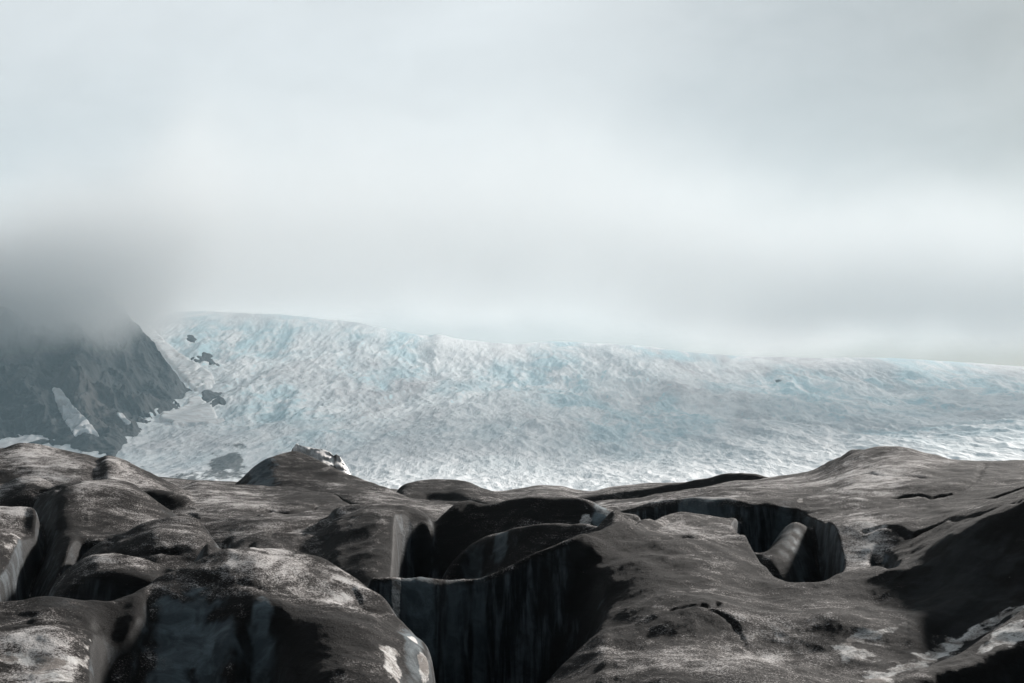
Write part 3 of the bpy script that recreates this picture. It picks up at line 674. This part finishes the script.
# gentle trough along the valley side, low ridge on the right
T.scan()
blue = smooth(fbm(X/330, Y/1300, 4, 61), -0.05, 0.5)*0.9 + 0.3*band
rock = np.zeros_like(T.Z)
def fpatch(arr, px, py, rad_px, dr, amt):
    i, j = T.find(px, py); x0, y0 = X[i, j], Y[i, j]; r0 = math.hypot(x0, y0); rx = rad_px*r0/F_PX
    a = math.atan2(x0, y0); ax = (X-x0)*math.cos(a)-(Y-y0)*math.sin(a); ay = (X-x0)*math.sin(a)+(Y-y0)*math.cos(a)
    arr += amt*smooth(np.hypot(ax/rx, ay/dr), 1.2, 0.2)
for a in [(222, 452, 28, 420, .50), (232, 468, 34, 300, .5), (200, 478, 60, 200, .5), (210, 395, 12, 160, .6), (120, 450, 20, 200, .35), (780, 380, 9, 60, .42), (768, 399, 12, 60, .5), (745, 397, 8, 60, .35), (150, 465, 24, 200, .4), (245, 440, 14, 200, .4)]:
    fpatch(rock, *a)
for a in [(880, 412, 90, 260, .5), (640, 440, 90, 500, .35), (420, 430, 120, 600, .3), (250, 425, 50, 500, .5), (330, 360, 40, 300, .5), (900, 400, 60, 160, .4)]:
    fpatch(blue, *a)
ice = T.build("icefall", M_ICE, dict(blue=np.clip(blue, 0, 1), rock=rock, near_shade=np.repeat(smooth(T.r, 3300, 1900)[:, None], FAR_N, 1)))
tag(ice, kind='structure', label="broad pale icefall descending from the ice cap into the valley")
T_ICE = T

# ================================================================ the mountain on the left
T = Terrain(-520, 240, 900, 2100 + 3000*np.linspace(0, 1, 800))
mc = [(-520, 250, 4300), (-200, 262, 4300), (-60, 276, 4250), (0, 282, 4200), (50, 284, 4200), (90, 288, 4150), (115, 300, 4100), (130, 314, 4080), (140, 329, 4060), (148, 340, 4050), (158, 355, 4030), (168, 366, 4010), (180, 379, 3990), (190, 390, 3970), (194, 394, 3960), (200, 412, 3900), (215, 440, 3850), (240, 520, 3800)]
m1 = [(-520, 310, 3850), (0, 310, 3800), (60, 330, 3800), (100, 345, 3790), (130, 362, 3780), (150, 375, 3780), (170, 388, 3780), (185, 398, 3790), (194, 408, 3800), (215, 450, 3750), (240, 530, 3700)]
m2 = [(-520, 370, 3350), (0, 385, 3350), (40, 385, 3350), (55, 390, 3400), (80, 383, 3320), (100, 390, 3350), (120, 396, 3400), (140, 406, 3450), (158, 412, 3500), (185, 416, 3600), (215, 470, 3600), (240, 540, 3600)]
m3 = [(-520, 480, 2700), (0, 462, 2700), (50, 452, 2750), (70, 440, 2850), (90, 430, 2900), (105, 430, 2950), (120, 425, 3100), (140, 424, 3200), (160, 428, 3300), (185, 450, 3400), (215, 500, 3400), (240, 560, 3400)]
m4 = [(-520, 530, 2200), (0, 500, 2250), (60, 488, 2300), (90, 472, 2450), (110, 458, 2550), (118, 450, 2700), (130, 455, 2800), (160, 470, 2900), (240, 580, 3000)]
T.layer([m4, m3, m2, m1, mc], 0.5, 0.5, True)
T.merge(0.05)
X, Y = T.X, T.Y
A = np.arctan2(X, Y)*4000
gul = ridged(A/240 + 0.25*fbm(X/300, Y/300, 3, 71), Y/900, 5, 73, 0.6)
gul2 = ridged(A/70 + 0.5*fbm(X/150, Y/150, 3, 72), Y/500, 4, 74, 0.6)
T.Z += (30*(gul-1.2) + 9*(gul2-1.1))*smooth(T.Z, -60, 60) + 10*fbm(X/200, Y/200, 5, 77, 0.55) + 8*(ridged(X/130, Y/200, 4, 79)-1)
T.scan()
scree = np.zeros_like(T.Z)
for a in [(95, 400, 26, 260, 1.0), (110, 420, 26, 200, 1.0), (60, 380, 12, 200, .5), (150, 395, 20, 160, .4)]:
    fpatch(scree, *a)
mt = T.build("mountain", M_ROCK, dict(scree=np.clip(scree, 0, 1)))
tag(mt, kind='structure', label="dark rocky mountain flank rising into the cloud on the left")

def sheet(terr, polys, name, mat, lift, rough=1.0, even=2, plan=None):
    """a snow field: the ground under an outline, copied and raised, its rim let down into the ground"""
    keep = np.zeros(terr.Z.shape, bool)
    n = rough*1.6*fbm(terr.X/40, terr.Y/120, 5, 91, 0.65)
    for poly in polys: keep |= inside(poly, terr.PX+n*1.4, terr.PY+n) & terr.vis
    if plan:
        g = [(r_*math.sin(float(ray(p_, 420)[0])), r_*math.cos(float(ray(p_, 420)[0]))) for p_, r_ in plan]
        keep |= inside(g, terr.X+n*5, terr.Y+n*14)
    core = blur(keep.astype(float), 2)
    hgt = lift*smooth(core, 0.35, 0.9) - 3.0*(1-smooth(core, 0.0, 0.5))
    grow = core > 0.001
    # keep the largest connected piece only
    lab = np.where(grow, np.arange(grow.size).reshape(grow.shape)+1, 0)
    for _ in range(400):
        n_ = lab.copy()
        n_[1:] = np.maximum(n_[1:], lab[:-1]); n_[:-1] = np.maximum(n_[:-1], lab[1:]); n_[:, 1:] = np.maximum(n_[:, 1:], lab[:, :-1]); n_[:, :-1] = np.maximum(n_[:, :-1], lab[:, 1:])
        n_ = np.where(grow, n_, 0)
        if (n_ == lab).all(): break
        lab = n_
    ids, cnt = np.unique(lab[lab > 0], return_counts=True)
    grow = lab == ids[np.argmax(cnt)]
    q = grow[:-1, :-1] & grow[1:, :-1] & grow[:-1, 1:] & grow[1:, 1:]
    M_, N_ = terr.Z.shape; idx = np.arange(M_*N_).reshape(M_, N_)
    f = np.stack([idx[:-1, :-1], idx[:-1, 1:], idx[1:, 1:], idx[1:, :-1]], -1)[q]
    used, inv = np.unique(f, return_inverse=True)
    zz = blur(terr.Z, even)
    co = np.stack([terr.X, terr.Y, zz+hgt], -1).reshape(-1, 3)[used]
    return grid_mesh(name, co, inv.reshape(-1, 4), mat)
o = sheet(T, [[(51, 387), (60, 388), (70, 402), (88, 421), (101, 438), (114, 458), (96, 454), (74, 435), (60, 413), (55, 400)]], "snow_chute", M_SNOW, 4)
tag(o, "narrow white snow chute running down the dark mountain side", "snow chute")
o = sheet(T, [[(108, 402), (114, 405), (126, 418), (134, 424), (128, 426), (118, 416)]], "snow_streak", M_SNOW, 2.5)
tag(o, "thin snow streak on the brown scree foot of the mountain", "snow streak")
o = sheet(T_ICE, [], "snow_patch", M_SNOW, 8, 1.0, 60, [(161, 3330), (165, 3480), (178, 3560), (188, 3740), (198, 3790), (206, 3720), (212, 3520), (224, 3320), (205, 3240), (176, 3210)])
tag(o, "smooth rounded snow patch tucked at the foot of the mountain spur", "snow patch")
o = sheet(T_ICE, [[(136, 318), (148, 324), (165, 342), (182, 356), (200, 366), (215, 378), (212, 388), (196, 392), (180, 376), (160, 352), (146, 336)]], "snow_band", M_SNOW, 9, 1.0, 6)
tag(o, "long pale snow band lying between mountain ridge and icefall", "snow band")

# dark rock outcrops poking through the icefall
def outcrop(cx, cy, w_, h_, label):
    poly = [(cx+w_/2*math.cos(a)*(1+0.25*math.sin(3*a+cx)), cy+h_/2*math.sin(a)*(1+0.3*math.sin(2*a+cy))) for a in np.linspace(0, 2*math.pi, 14, endpoint=False)]
    o = sheet(T_ICE, [poly], "rock_outcrop", M_ROCK, 4, 2.2)
    tag(o, label, "rock outcrop", "rock outcrops showing through the icefall")
outcrop(193, 340, 9, 7, "small highest dark rock outcrop poking through the upper icefall")
outcrop(206, 360, 22, 11, "ragged dark rock outcrop in the icefall just above the long snow band")
outcrop(190, 371, 24, 7, "low dark rock bar across the snow beside the mountain edge")
outcrop(213, 398, 24, 18, "largest dark rock outcrop above the rounded snow patch")

# ================================================================ the air: haze over everything and a bank of low cloud on the heights
def box_mesh(name, lo, hi, mat):
    co = np.array([[x, y, z] for z in (lo[2], hi[2]) for y in (lo[1], hi[1]) for x in (lo[0], hi[0])], float)
    f = np.array([[0, 2, 3, 1], [4, 5, 7, 6], [0, 1, 5, 4], [2, 6, 7, 3], [0, 4, 6, 2], [1, 3, 7, 5]])
    o = grid_mesh(name, co, f, mat); o.data.polygons.foreach_set('use_smooth', np.zeros(6, bool)); return o
def volume_mat(name):
    m = bpy.data.materials.new(name); m.use_nodes = True; t = NT(m.node_tree); t.n.clear()
    out = t.new('ShaderNodeOutputMaterial'); v = t.new('ShaderNodeVolumePrincipled'); t.link(v.outputs[0], out.inputs['Volume'])
    return m, t, v
zmin = min(float(o.bound_box[0][2]) for o in (near, ice, mt)); zmax = max(float(o.bound_box[6][2]) for o in (near, ice, mt))
HAZE_D = 5.2e-5
m, t, v = volume_mat("haze_air")
v.inputs['Color'].default_value = (0.62, 0.87, 1.0, 1); v.inputs['Density'].default_value = HAZE_D; v.inputs['Anisotropy'].default_value = 0.1
hz = box_mesh("haze", (-7800, -300, zmin-1), (7800, 7600, 960), m); tag(hz, kind='stuff')
m, t, v = volume_mat("low_cloud_air")
v.inputs['Color'].default_value = (1.0, 1.0, 1.0, 1); v.inputs['Anisotropy'].default_value = 0.06
P = t.new('ShaderNodeTexCoord').outputs['Object']
px_, py_, pz_ = t.sep(P)
nA = t.noise(P, 1/620, 5, 0.55, 0.4); nB = t.noise(P, 1/170, 4, 0.65, 0.5)
side = t.math('ADD', t.math('DIVIDE', px_, py_), t.math('MULTIPLY', t.math('SUBTRACT', nA, 0.5), 0.10))                 # bearing from the valley mouth
base = t.math('ADD', t.math('ADD', t.mapr(side, -0.38, -0.30, -90, 0), t.mapr(side, -0.29, -0.21, 165, 345)), t.mapr(px_, 100, 900, 0, -80))
hh = t.math('SUBTRACT', pz_, base)
hh = t.math('ADD', hh, t.math('MULTIPLY', t.math('SUBTRACT', nA, 0.5), 240)); hh = t.math('ADD', hh, t.math('MULTIPLY', t.math('SUBTRACT', nB, 0.5), 170))
den = t.mapr(hh, 0, 170)
den = t.math('MULTIPLY', den, t.mapr(hh, 620, 120))
den = t.math('MULTIPLY', den, t.mapr(py_, t.mapr(px_, 0, 900, 3000, 3500), t.mapr(px_, 0, 900, 3500, 4200)))
den = t.math('MULTIPLY', den, t.math('ADD', t.mapr(side, -0.33, -0.17, 3.6, 0.9), t.mapr(px_, 200, 900, 0.0, 0.5)))
t.link(t.math('MULTIPLY', den, 0.0017), v.inputs['Density'])
ms = box_mesh("low_cloud", (-3400, 3000, 150), (3400, 5700, 950), m); tag(ms, kind='stuff')  # low cloud bank standing inside the haze, hiding the mountain top
sc.cycles.volume_step_rate = 0.35
sc.cycles.volume_max_steps = 96
